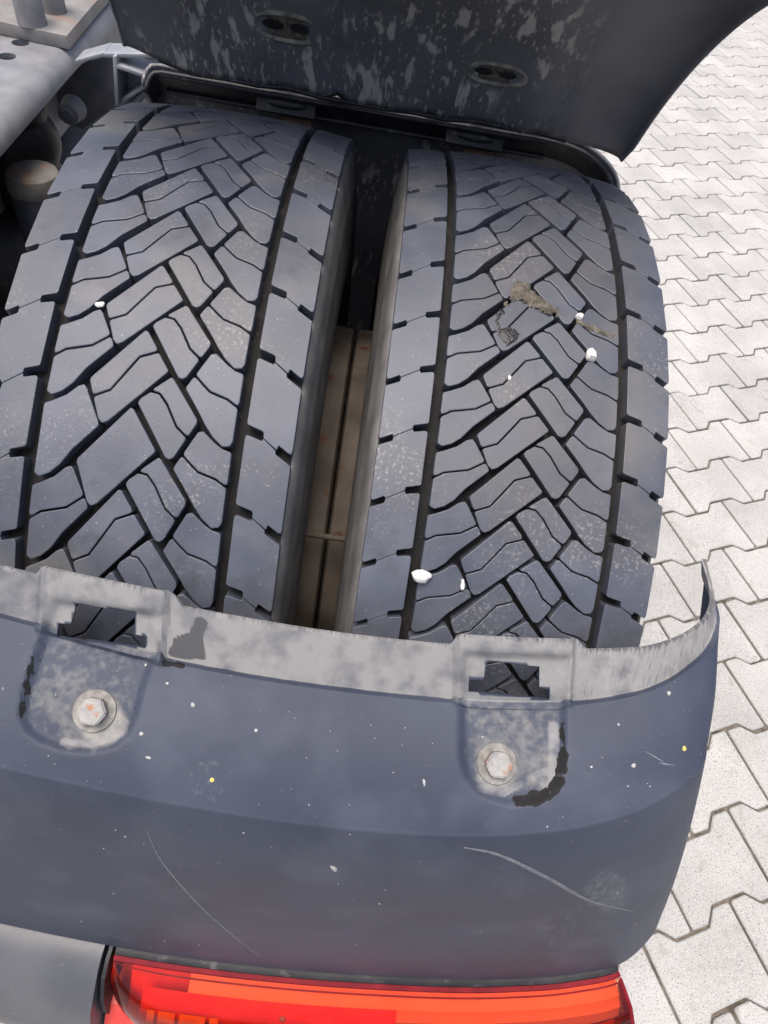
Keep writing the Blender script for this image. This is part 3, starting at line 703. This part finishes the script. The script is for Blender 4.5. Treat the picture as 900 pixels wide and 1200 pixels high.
for q in range(7):
    u0 = 182+q*12; lp('bulb_fin', sweep(ip(u0), max(ip(u0+9), ip(u0)+2), [(0.050, -0.052), (0.060, -0.058), (0.0665, -0.078), (0.060, -0.10), (0.050, -0.08)], 'bulb_fin', 1), M['amber'])
lp('amber_bar', sweep(ip(222), ip(268), [(0.058, -0.056), (0.064, -0.060), (0.068, -0.072), (0.060, -0.072)], 'amber_bar', 1), M['amber'])
lp('end_rim', sweep(iB-2, iB, [(a+0.001, b+0.0005) for a, b in lens_prof]+[(0.066, -0.16), (0.062, -0.08), (0.050, -0.052), (0.02, -0.030)], 'end_rim', 1), M['lens_rim'])
lp('lamp_floor', sweep(iA+4, iA+21, [(0.008, -0.045), (0.050, -0.10), (0.055, -0.15), (0.008, -0.15)], 'lamp_floor', 1), M['lamp_red'])
# lens screw
sc_i = int(np.argmin(np.abs(bpx[:300, 0]-330)))
scp = on_plane(331, 1193, 2, Bd[sc_i][2]-0.049)
so = lp('screw', lathe_z('screw', [(0, 0.003), (0.003, 0.0028), (0.0042, 0.0012), (0.0044, -0.004)], 20), M['bolt']); so.location = scp
panel = empty('lower_panel', (-0.2, -0.62, 0.40)); tag(panel, 'smooth grey bumper panel left of the tail lamp below the mudguard', 'bumper panel')
put_under(obj('panel', sweep(i0, iA-2, [(-0.04, -0.008), (0.0, -0.008), (0.012, -0.010), (0.024, -0.016), (0.036, -0.026), (0.062, -0.050), (0.082, -0.09), (0.092, -0.20), (-0.04, -0.20)], 'panel'), M['panel']), panel)
put_under(obj('gasket', sweep(iA-2, iA-1, [(-0.03, -0.012), (0.012, -0.014), (0.030, -0.024), (0.050, -0.058), (0.060, -0.10), (0.062, -0.15), (-0.03, -0.15)], 'gasket', 1), M['dark']), panel)

# ------------------------------------------------------------------ front mudguard section and the raised centre cover
def section(x0, x1, r0, a_list, corner=0.085, skirt=0.10, cy=0.0, cz=ZC, left_skirt=0.03, skirt_f=None):
    """Shell about an axis parallel to X: rows by angle (deg, 0 = +Z, positive to the rear), columns across the width."""
    rows = []
    for a in a_list:
        ar = math.radians(a); sk = skirt_f(a) if skirt_f else skirt
        prof = []
        for t in np.linspace(0, 1, 6)[:-1]: prof.append((x0+0.012*math.sin(t*1.57)*0+0.014*(1-math.cos(t*1.57))*1.0, r0-left_skirt*(1-t)**1.6))
        prof += [(x, r0) for x in np.linspace(x0+0.02, x1-corner, 28)]
        for t in np.linspace(0, math.pi/2, 11)[1:]: prof.append((x1-corner+corner*math.sin(t), r0-min(sk, 0.07)*(1-math.cos(t))))
        if sk > 0.07: prof += [(x1+0.006*t, r0-0.07-(sk-0.07)*t) for t in (0.33, 0.66, 1.0)]
        else: prof += [(x1+0.001*t, r0-sk-0.001*t) for t in (1, 2, 3)]
        rows.append([(x, cy-r*math.sin(ar), cz+r*math.cos(ar)) for x, r in prof])
    return np.array(rows)
def solid(o, th, off=1):
    s = o.modifiers.new('thickness', 'SOLIDIFY'); s.thickness = th; s.offset = off
front_g = empty('front_mudguard', (0, 0.5, 0.35)); tag(front_g, 'black mudguard section in front of the twin tyres, splashed with dirt inside', 'mudguard')
Gf = section(-0.358, 0.372, 0.602, np.linspace(-44.7, -118, 50), 0.11, 0.085)
fo = obj('shell', grid_mesh('shell', Gf), M['inner']); put_under(fo, front_g); solid(fo, 0.004, 0)
Gl = section(-0.352, 0.365, 0.592, np.linspace(-44.4, -49.5, 6), 0.11, 0.085)
lo_ = obj('lip', grid_mesh('lip', Gl), M['dark']); put_under(lo_, front_g); solid(lo_, 0.005, 0)
# beads along the lip
def arc_line(r, a, x0, x1):
    ar = math.radians(a); return [(x, -r*math.sin(ar), ZC+r*math.cos(ar)) for x in np.linspace(x0, x1, 12)]
put_under(obj('bead', tube('bead', arc_line(0.590, -44.9, -0.335, 0.255), 0.004, 10), M['dark']), front_g)
put_under(obj('bead', tube('bead', arc_line(0.586, -49.0, -0.335, 0.255), 0.0035, 10), M['dark']), front_g)
for cx in (-0.150, 0.140):
    P = np.array([cx, 0.586*math.sin(math.radians(46.6)), ZC+0.586*math.cos(math.radians(46.6))])
    hb = obj('hinge_clip', bev_box('hinge_clip', 0.090, 0.012, 0.030, 0.004), M['dark']); hb.location = P; hb.rotation_euler = (math.radians(-40), 0, 0); put_under(hb, front_g)
    bm = bmesh.new(); bmesh.ops.create_uvsphere(bm, u_segments=20, v_segments=10, radius=1); bmesh.ops.scale(bm, vec=(0.030, 0.006, 0.0065), verts=bm.verts)
    lm = bpy.data.meshes.new('latch'); bm.to_mesh(lm); bm.free(); lm.shade_smooth()
    la = obj('latch', lm, M['dark'], hb, (0, -0.009, -0.002))
    rb = obj('rusty_bracket', bev_box('rusty_bracket', 0.050, 0.008, 0.022, 0.002), M['rust']); rb.location = P+np.array([0.014, 0.012, -0.024]); rb.rotation_euler = (math.radians(-40), 0, 0); put_under(rb, front_g)

HY, HZ, TH = 0.405, 0.925, math.radians(28)
def flip(Gx):
    Y, Z = Gx[..., 1]-HY, Gx[..., 2]-HZ; out = Gx.copy()
    out[..., 1] = HY+Y*math.cos(TH)+Z*math.sin(TH); out[..., 2] = HZ-Y*math.sin(TH)+Z*math.cos(TH); return out
cover = empty('mudguard_cover', (0, HY, HZ)); tag(cover, 'raised centre mudguard cover showing its dirty black underside', 'mudguard cover')
A0 = -43.3
Gc = section(-0.372, 0.358, 0.590, np.linspace(A0, 12, 46), 0.085, 0.10, left_skirt=0.006, skirt_f=lambda a: 0.018+0.014*min(1, (a-A0)/4.0)+0.018*min(1, (a-A0)/45.0))  # far end stops short, out of view, so more light reaches the tyres
NRW, NCW = Gc.shape[:2]
# shallow ribs pressed into the cover and a rounded lower-left corner
X = Gc[..., 0]; rad_ = np.stack([np.zeros_like(X), Gc[..., 1], Gc[..., 2]-ZC], -1); rad_ /= np.linalg.norm(rad_, axis=2, keepdims=True)
rib = np.zeros_like(X)
for cx, wd in ((-0.225, 0.012), (-0.075, 0.012), (0.055, 0.012), (0.235, 0.012)): rib += np.exp(-((X-cx)/wd)**2)
for cx in (-0.150, 0.145): rib += 0.7*(1-sstep(np.abs(X-cx), 0.030, 0.045))
Gc = Gc + rad_*(0.011*rib)[..., None]
xs0 = Gc[0, :, 0]
for j in range(NCW):
    if xs0[j] < -0.27:
        k = (-0.27-xs0[j])/0.10; sh = np.array([0, 0, 0]); f = 0.032*min(1, k)**1.3
        for r in range(8):
            ar = math.radians(-f/0.59*57.3*-1*(1-r/8)); y, z = Gc[r, j, 1], Gc[r, j, 2]-ZC
            Gc[r, j, 1] = y*math.cos(ar)-z*math.sin(ar); Gc[r, j, 2] = ZC+y*math.sin(ar)+z*math.cos(ar)
Gc = flip(Gc)
co = obj('shell', grid_mesh('shell', Gc), M['inner']); put_under(co, cover); solid(co, 0.004, 0)
bpy.context.view_layer.update(); T_cover = surf_tree(co)
def oval_window(u, v, ru, rv, rot):
    P, N = hit(u, v, T_cover)
    if P is None: return
    N = N if N@(CAM-P) > 0 else -N
    ex = np.array([1, 0, 0.0]); ex = ex-N*(ex@N); ex /= np.linalg.norm(ex); ey = np.cross(N, ex)
    if ey[2] < 0: ey = -ey
    n = 40; ring = []
    def ov(s, t): return (math.copysign(abs(math.cos(t))**0.75, math.cos(t))*ru*s, math.copysign(abs(math.sin(t))**0.8, math.sin(t))*rv*s)
    vs = []; fs = []; prof = [(1.30, -0.001), (1.20, 0.004), (1.08, 0.0045), (0.98, 0.002), (0.94, -0.001)]
    for i in range(n):
        t = 2*math.pi*i/n
        for s, h in prof:
            a, b = ov(s, t); vs.append(P+ex*a+ey*b+N*h)
    m = len(prof); fs = [(i*m+k, ((i+1) % n)*m+k, ((i+1) % n)*m+k+1, i*m+k+1) for i in range(n) for k in range(m-1)]
    rg_ = put_under(obj('window_rim', mesh('window_rim', vs, fs, True), M['dark_mud']), cover)
    vs = [P+N*0.0012]; 
    for i in range(n):
        a, b = ov(0.96, 2*math.pi*i/n); vs.append(P+ex*a+ey*b+N*0.0008)
    mud = put_under(obj('caked_mud', mesh('caked_mud', vs, [(0, 1+i, 1+(i+1) % n) for i in range(n)], True), M['mud']), cover)
    for dx in (-0.5, 0.42):
        vs = [P+ex*ru*(dx+0.36*math.cos(t))+ey*rv*(0.15+0.42*math.sin(t))+N*(0.0022) for t in np.linspace(0, 2*math.pi, 17)[:-1]]
        put_under(obj('latch_slot', mesh('latch_slot', vs, [tuple(range(16))]), M['dark']), cover)
M['dark_mud'] = mat('mud_stained_plastic', (0.12, 0.115, 0.10), (0.30, 0.28, 0.235), 0.8, 60, 8, 0.6, 400, 0.3)
oval_window(338, 32, 0.040, 0.018, 0); oval_window(582, 86, 0.036, 0.014, 0)
# stiffening strip along the hinge edge
put_under(obj('edge_strip', tube('edge_strip', [tuple(p) for p in Gc[0, 6:34:2]], 0.0035, 8), M['dark']), cover)

# ------------------------------------------------------------------ chassis rail, plate, brackets
RZ, RX = 0.905, -0.480
rail = empty('chassis_rail', (-0.56, 0.6, 0.62)); tag(rail, 'pale grey painted chassis rail with round holes, beside the inner wheel', 'chassis rail')
prof = [(-0.80, RZ), (RX-0.026, RZ)]
for t in np.linspace(0, math.pi/2, 9)[1:]: prof.append((RX-0.026+0.026*math.sin(t), RZ-0.026*(1-math.cos(t))))
for t in np.linspace(math.pi/2, 0, 7): prof.append((RX-0.026+0.018*math.sin(t), RZ-0.008-0.018*(1-math.cos(t))))
prof += [(-0.590, RZ-0.008), (-0.590, 0.62), (-0.600, 0.62), (-0.600, RZ-0.008), (-0.80, RZ-0.008)]
holes_px = [(24, 50), (8, 66)]
ys = [-0.45, 2.6]
bm = bmesh.new(); lo1 = [bm.verts.new((x, ys[0], z)) for x, z in prof]; f = bm.faces.new(lo1)
r = bmesh.ops.extrude_face_region(bm, geom=[f]); bmesh.ops.translate(bm, vec=(0, ys[1]-ys[0], 0), verts=[v for v in r['geom'] if isinstance(v, bmesh.types.BMVert)])
bmesh.ops.recalc_face_normals(bm, faces=bm.faces); rm = bpy.data.meshes.new('rail'); bm.to_mesh(rm); bm.free(); sharp(rm, 25)
ro = put_under(obj('rail', rm, M['rail']), rail)
for hx, hy in holes_px:
    P = on_plane(hx, hy, 2, RZ); cu = obj('cut', lathe_z('cut', [(0, -0.03), (0.0125, -0.03), (0.0125, 0.03), (0, 0.03)], 28)); cu.location = P
    b = ro.modifiers.new('hole', 'BOOLEAN'); b.object = cu; b.solver = 'EXACT'
bpy.context.view_layer.update(); dg = bpy.context.evaluated_depsgraph_get(); dg.update()
nm_ = bpy.data.meshes.new_from_object(ro.evaluated_get(dg)); ro.modifiers.clear(); ro.data = nm_; sharp(nm_, 25)
for o in [o for o in bpy.data.objects if o.name.startswith('cut')]: bpy.data.objects.remove(o)
PT = RZ+0.019
plate = empty('mounting_plate', (-0.60, 0.6, RZ)); tag(plate, 'flat steel plate with rust patches and two round studs on the chassis rail', 'steel plate')
pp = [on_plane(u, v, 2, PT) for u, v in [(-60, 12), (78, 42), (107, 8)]]
pp += [pp[2]+np.array([-0.005, 0.26, 0]), pp[0]+np.array([-0.01, 0.33, 0])]
put_under(obj('plate', prism('plate', pp, (0, 0, -0.0185), 0.002), M['plate']), plate)
for (u, v, rr, h) in ((38, 27, 0.0205, 0.050), (64, 13, 0.0175, 0.055)):
    P = on_plane(u, v, 2, PT); s_ = obj('stud', lathe_z('stud', [(rr*1.03, 0.0), (rr, 0.003), (rr, h-0.004), (rr-0.003, h), (0.4*rr, h), (0.4*rr, h-0.006), (0, h-0.006)], 36), M['stud']); s_.location = P; put_under(s_, plate)

br = empty('mudguard_bracket', (-0.42, 0.5, 0.70)); tag(br, 'silver cast bracket with stiffening ribs between chassis rail and mudguard', 'bracket')
YB = 0.46
def Pq(u, v, y=YB): return on_plane(u, v, 1, y)
def slab(name, pxs, y, dy, m=None, b=0.0015): return put_under(obj(name, prism(name, [Pq(u, v, y) for u, v in pxs], (0, dy, 0), b), m or M['alu']), br)
slab('web', [(134, 66), (215, 64), (225, 100), (172, 112), (158, 128), (136, 124)], YB+0.03, 0.008)
slab('recess_shade_plate', [(62, 96), (100, 74), (136, 66), (136, 124), (97, 152), (76, 142)], YB+0.16, 0.012, M['stud'])  # added darker plate, stands in for the shaded recess left of the web
def rib_px(name, a, b_, wd, y0, y1):
    a, b_ = np.array(a, float), np.array(b_, float); t = (b_-a)/np.linalg.norm(b_-a); n = np.array([-t[1], t[0]])*wd/2
    slab(name, [tuple(a+n), tuple(b_+n), tuple(b_-n), tuple(a-n)], y0, y1-y0)
rib_px('rib', (88, 73), (122, 64), 5, YB-0.012, YB+0.03); rib_px('rib', (120, 65), (182, 66), 5, YB-0.012, YB+0.03)
rib_px('rib', (134, 66), (137, 124), 4.5, YB-0.02, YB+0.03); rib_px('rib', (136, 78), (192, 97), 4.5, YB-0.02, YB+0.03)
rib_px('rib', (136, 123), (170, 101), 5, YB-0.01, YB+0.03); rib_px('rib', (205, 80), (207, 97), 4, YB-0.02, YB+0.03); rib_px('rib', (192, 97), (206, 82), 4, YB-0.02, YB+0.03)
P = Pq(82, 132, YB+0.01)
bo = obj('boss_bolt', lathe_z('boss_bolt', [(0, 0.014), (0.009, 0.014), (0.010, 0.010), (0.016, 0.008), (0.017, 0.0), (0.020, -0.02)], 24), M['stud']); bo.location = P; bo.rotation_euler = (math.radians(90), 0, 0); put_under(bo, br)
tp = [Pq(u, v, YB+0.005) for u, v in [(154, 130), (160, 120), (168, 110), (180, 103), (196, 99), (215, 97)]]
tb = obj('support_tube', tube('support_tube', [tuple(p) for p in catmull(np.array(tp), [5]*5)], 0.006, 12), M['alu']); put_under(tb, br)

M['can'] = mat('can_paint', (0.05, 0.056, 0.07), (0.085, 0.09, 0.105), 0.55, 30, 6, 0.3, 500, 0.4)
M['cap'] = mat('cap_dusty', (0.12, 0.116, 0.108), (0.18, 0.172, 0.155), 0.75, 40, 6, 0.4, 500, 0.3, specks=[(30, 0.55, 0.7, (0.22, 0.13, 0.08))])
# brake cylinder and air bellows behind the inner wheel
bc = empty('brake_cylinder', (-0.45, 0.20, 0.50)); tag(bc, 'dark brake cylinder with a pale rust-ringed cap below the chassis rail', 'brake cylinder')
ctr = on_plane(38, 203, 2, 0.82)
cy = obj('can', lathe_z('can', [(0, -0.30), (0.034, -0.30), (0.037, -0.29), (0.037, -0.012), (0.035, -0.004), (0.03, 0.0), (0, 0.0)], 40), M['can']); cy.location = ctr; put_under(cy, bc)
cap = obj('cap', lathe_z('cap', [(0.0375, -0.022), (0.0382, -0.018), (0.0375, -0.008), (0.034, 0.002), (0.024, 0.0055), (0, 0.006)], 40), M['cap']); cap.location = ctr; put_under(cap, bc)
bl = empty('air_bellows', (-0.52, 0.42, 0.60)); tag(bl, 'black rubber air bellows tucked under the chassis rail', 'air bellows')
ctr2 = on_plane(22, 165, 1, 0.40)
prf = []
for k in range(25):
    t = k/24; prf.append((0.050+0.012*abs(math.sin(t*3*math.pi)), -0.11+0.22*t))
prf = [(0, -0.11)]+prf+[(0, 0.11)]
b_ = obj('bellows', lathe_z('bellows', prf, 40), M['dark']); b_.location = ctr2; put_under(b_, bl)
at_ = empty('filler_air_tank', (-0.62, 0.45, 0.42)); tag(at_, 'black air tank added to darken the space under the chassis rail', 'air tank')  # black cylinder added to keep the space below the rail dark
put_under(obj('tank', tube('tank', [(-0.66, -0.2, 0.60), (-0.66, -0.18, 0.60), (-0.66, 1.3, 0.60), (-0.66, 1.32, 0.60)], 0.125, 32), M['dark']), at_)
for yy in (0.0, 0.9): 
    b4 = obj('strap', tube('strap', [(-0.66, yy, 0.60), (-0.66, yy+0.04, 0.60)], 0.129, 32), M['stud']); put_under(b4, at_)
db = empty('brake_drum', (-0.40, 0.0, ZC)); tag(db, 'dark round brake drum behind the inner wheel', 'brake drum')
put_under(obj('drum', sharp(lathe_x('drum', [(-0.31, 0.0), (-0.31, 0.20), (-0.33, 0.215), (-0.50, 0.215), (-0.51, 0.225), (-0.53, 0.225), (-0.53, 0.0)], 64), 30), M['dark']), db).location = (0, 0, ZC)
ax = empty('axle_beam', (-0.45, 0.0, ZC)); tag(ax, 'dark axle housing behind the inner wheel', 'axle')
put_under(obj('beam', tube('beam', [(-0.30, 0, ZC), (-1.2, 0, ZC)], 0.075, 24), M['dark']), ax)

# ------------------------------------------------------------------ loose stones and mud on the tread
def pebble(u, v, sx, sy, sz, label, rot=0.0, off=0.0, group=None):
    P = on_cyl(u, v, RT-0.004+off); bm = bmesh.new(); bmesh.ops.create_icosphere(bm, subdivisions=2, radius=1)
    rs = np.random.default_rng(int(u*7+v)); ph = rs.uniform(0, 6, 6)
    for vv in bm.verts:
        c = vv.co; k = 1+0.16*math.sin(3*c.x+ph[0])+0.14*math.sin(4*c.y+ph[1])+0.10*math.sin(5*c.z+ph[2])
        e = 0.72; c.x = math.copysign(abs(c.x)**e, c.x)*sx*k; c.y = math.copysign(abs(c.y)**e, c.y)*sy*k; c.z = math.copysign(abs(c.z)**e, c.z)*sz*k
    me = bpy.data.meshes.new('pebble'); bm.to_mesh(me); bm.free(); sharp(me, 50)
    a = math.atan2(-P[1], P[2]-ZC); o = obj('pebble', me, M['white_stone']); o.location = P
    o.rotation_euler = (Matrix.Rotation(a, 3, 'X') @ Matrix.Rotation(rot, 3, 'Z')).to_euler()
    tag(o, label, 'pebble', group); return o
pebble(494, 675, 0.0090, 0.0055, 0.0065, 'largest white pebble, wedged in the groove of the outer tyre', 0.05, 0.004)
pebble(692, 416, 0.0038, 0.0065, 0.0055, 'upright white pebble wedged between tread blocks of the outer tyre', 0.15, 0.004)
pebble(542, 685, 0.0022, 0.0046, 0.0040, 'small cream pebble stuck in a narrow tread slot of the outer tyre', 0.1, 0.003)
pebble(679, 371, 0.0030, 0.0042, 0.0038, 'small white pebble in the tread slot beside the dried mud smear', -0.5, 0.004)
pebble(597, 443, 0.0018, 0.0018, 0.0014, 'tiny white pebble lying on a tread block of the outer tyre', 0, 0.003)
pebble(117, 357, 0.0032, 0.0024, 0.0024, 'white pebble caught in a tread slot of the inner tyre', 0.3, 0.004)

def patch(name, poly, h0, material, label, cat, seed, rough=1.0, step=2.0):
    """Low lump of dirt lying on the tread: a dome of clods inside the outline."""
    poly = np.array(poly, float); x0, y0 = poly.min(0); x1, y1 = poly.max(0)
    us = np.arange(x0-step, x1+2*step, step); vs_ = np.arange(y0-step, y1+2*step, step)
    UU, VV = np.meshgrid(us, vs_); Qp = np.stack([UU.ravel(), VV.ravel()], 1); rs = np.random.default_rng(seed)
    ph = rs.uniform(0, 6.28, 8); wob = 2.2*np.sin(Qp[:, 0]*0.55+ph[0])*np.sin(Qp[:, 1]*0.6+ph[1])+1.3*np.sin(Qp[:, 0]*1.3+ph[2]+Qp[:, 1]*0.9)
    d = sdf_poly(Qp, poly)+rough*wob
    hgt = np.where(d < 0, h0*(0.15+0.85*np.minimum(1, -d/6))*(0.75+0.5*rs.random(len(d))), -0.001)
    V = []
    for (u, v), h in zip(Qp, hgt):
        P = on_cyl(u, v, RT+0.0001); P = on_cyl(u, v, crown(P[0]-HD)+0.0002); n = P-np.array([P[0], 0, ZC]); n /= np.linalg.norm(n); V.append(P+n*h)
    nx = len(us); F = []
    keep = d < 1.2
    for r in range(len(vs_)-1):
        for c in range(nx-1):
            q = (r*nx+c, r*nx+c+1, (r+1)*nx+c+1, (r+1)*nx+c)
            if all(keep[i] for i in q): F.append(q[::-1])
    used = sorted({i for f in F for i in f}); mp = {o: i for i, o in enumerate(used)}
    o = obj(name, mesh(name, [V[i] for i in used], [tuple(mp[i] for i in f) for f in F], True), material); tag(o, label, cat); return o
def zp(pts): return [(560+x/5.625, 290+y/5.625) for x, y in pts]
patch('dried_mud', zp([(215, 270), (260, 225), (340, 240), (350, 290), (440, 350), (540, 410), (530, 465), (440, 450), (330, 380), (250, 345), (190, 380), (150, 410), (200, 340)]), 0.0042, M['mud'], 'lump of dried grey-brown mud across tread blocks of the outer tyre', 'mud', 1)
patch('dried_mud', zp([(640, 465), (700, 490), (790, 530), (900, 580), (890, 600), (780, 560), (690, 520), (640, 490)]), 0.0028, M['mud'], 'thin streak of dried mud trailing off beside a small white pebble', 'mud', 2, 0.6, 1.6)
patch('tar_smear', zp([(115, 440), (165, 400), (180, 420), (140, 470), (150, 545), (190, 520), (270, 545), (265, 610), (190, 655), (130, 570)]), 0.0012, M['tar'], 'wet black tar smear on a tread block below the dried mud', 'tar smear', 3, 0.7, 1.6)
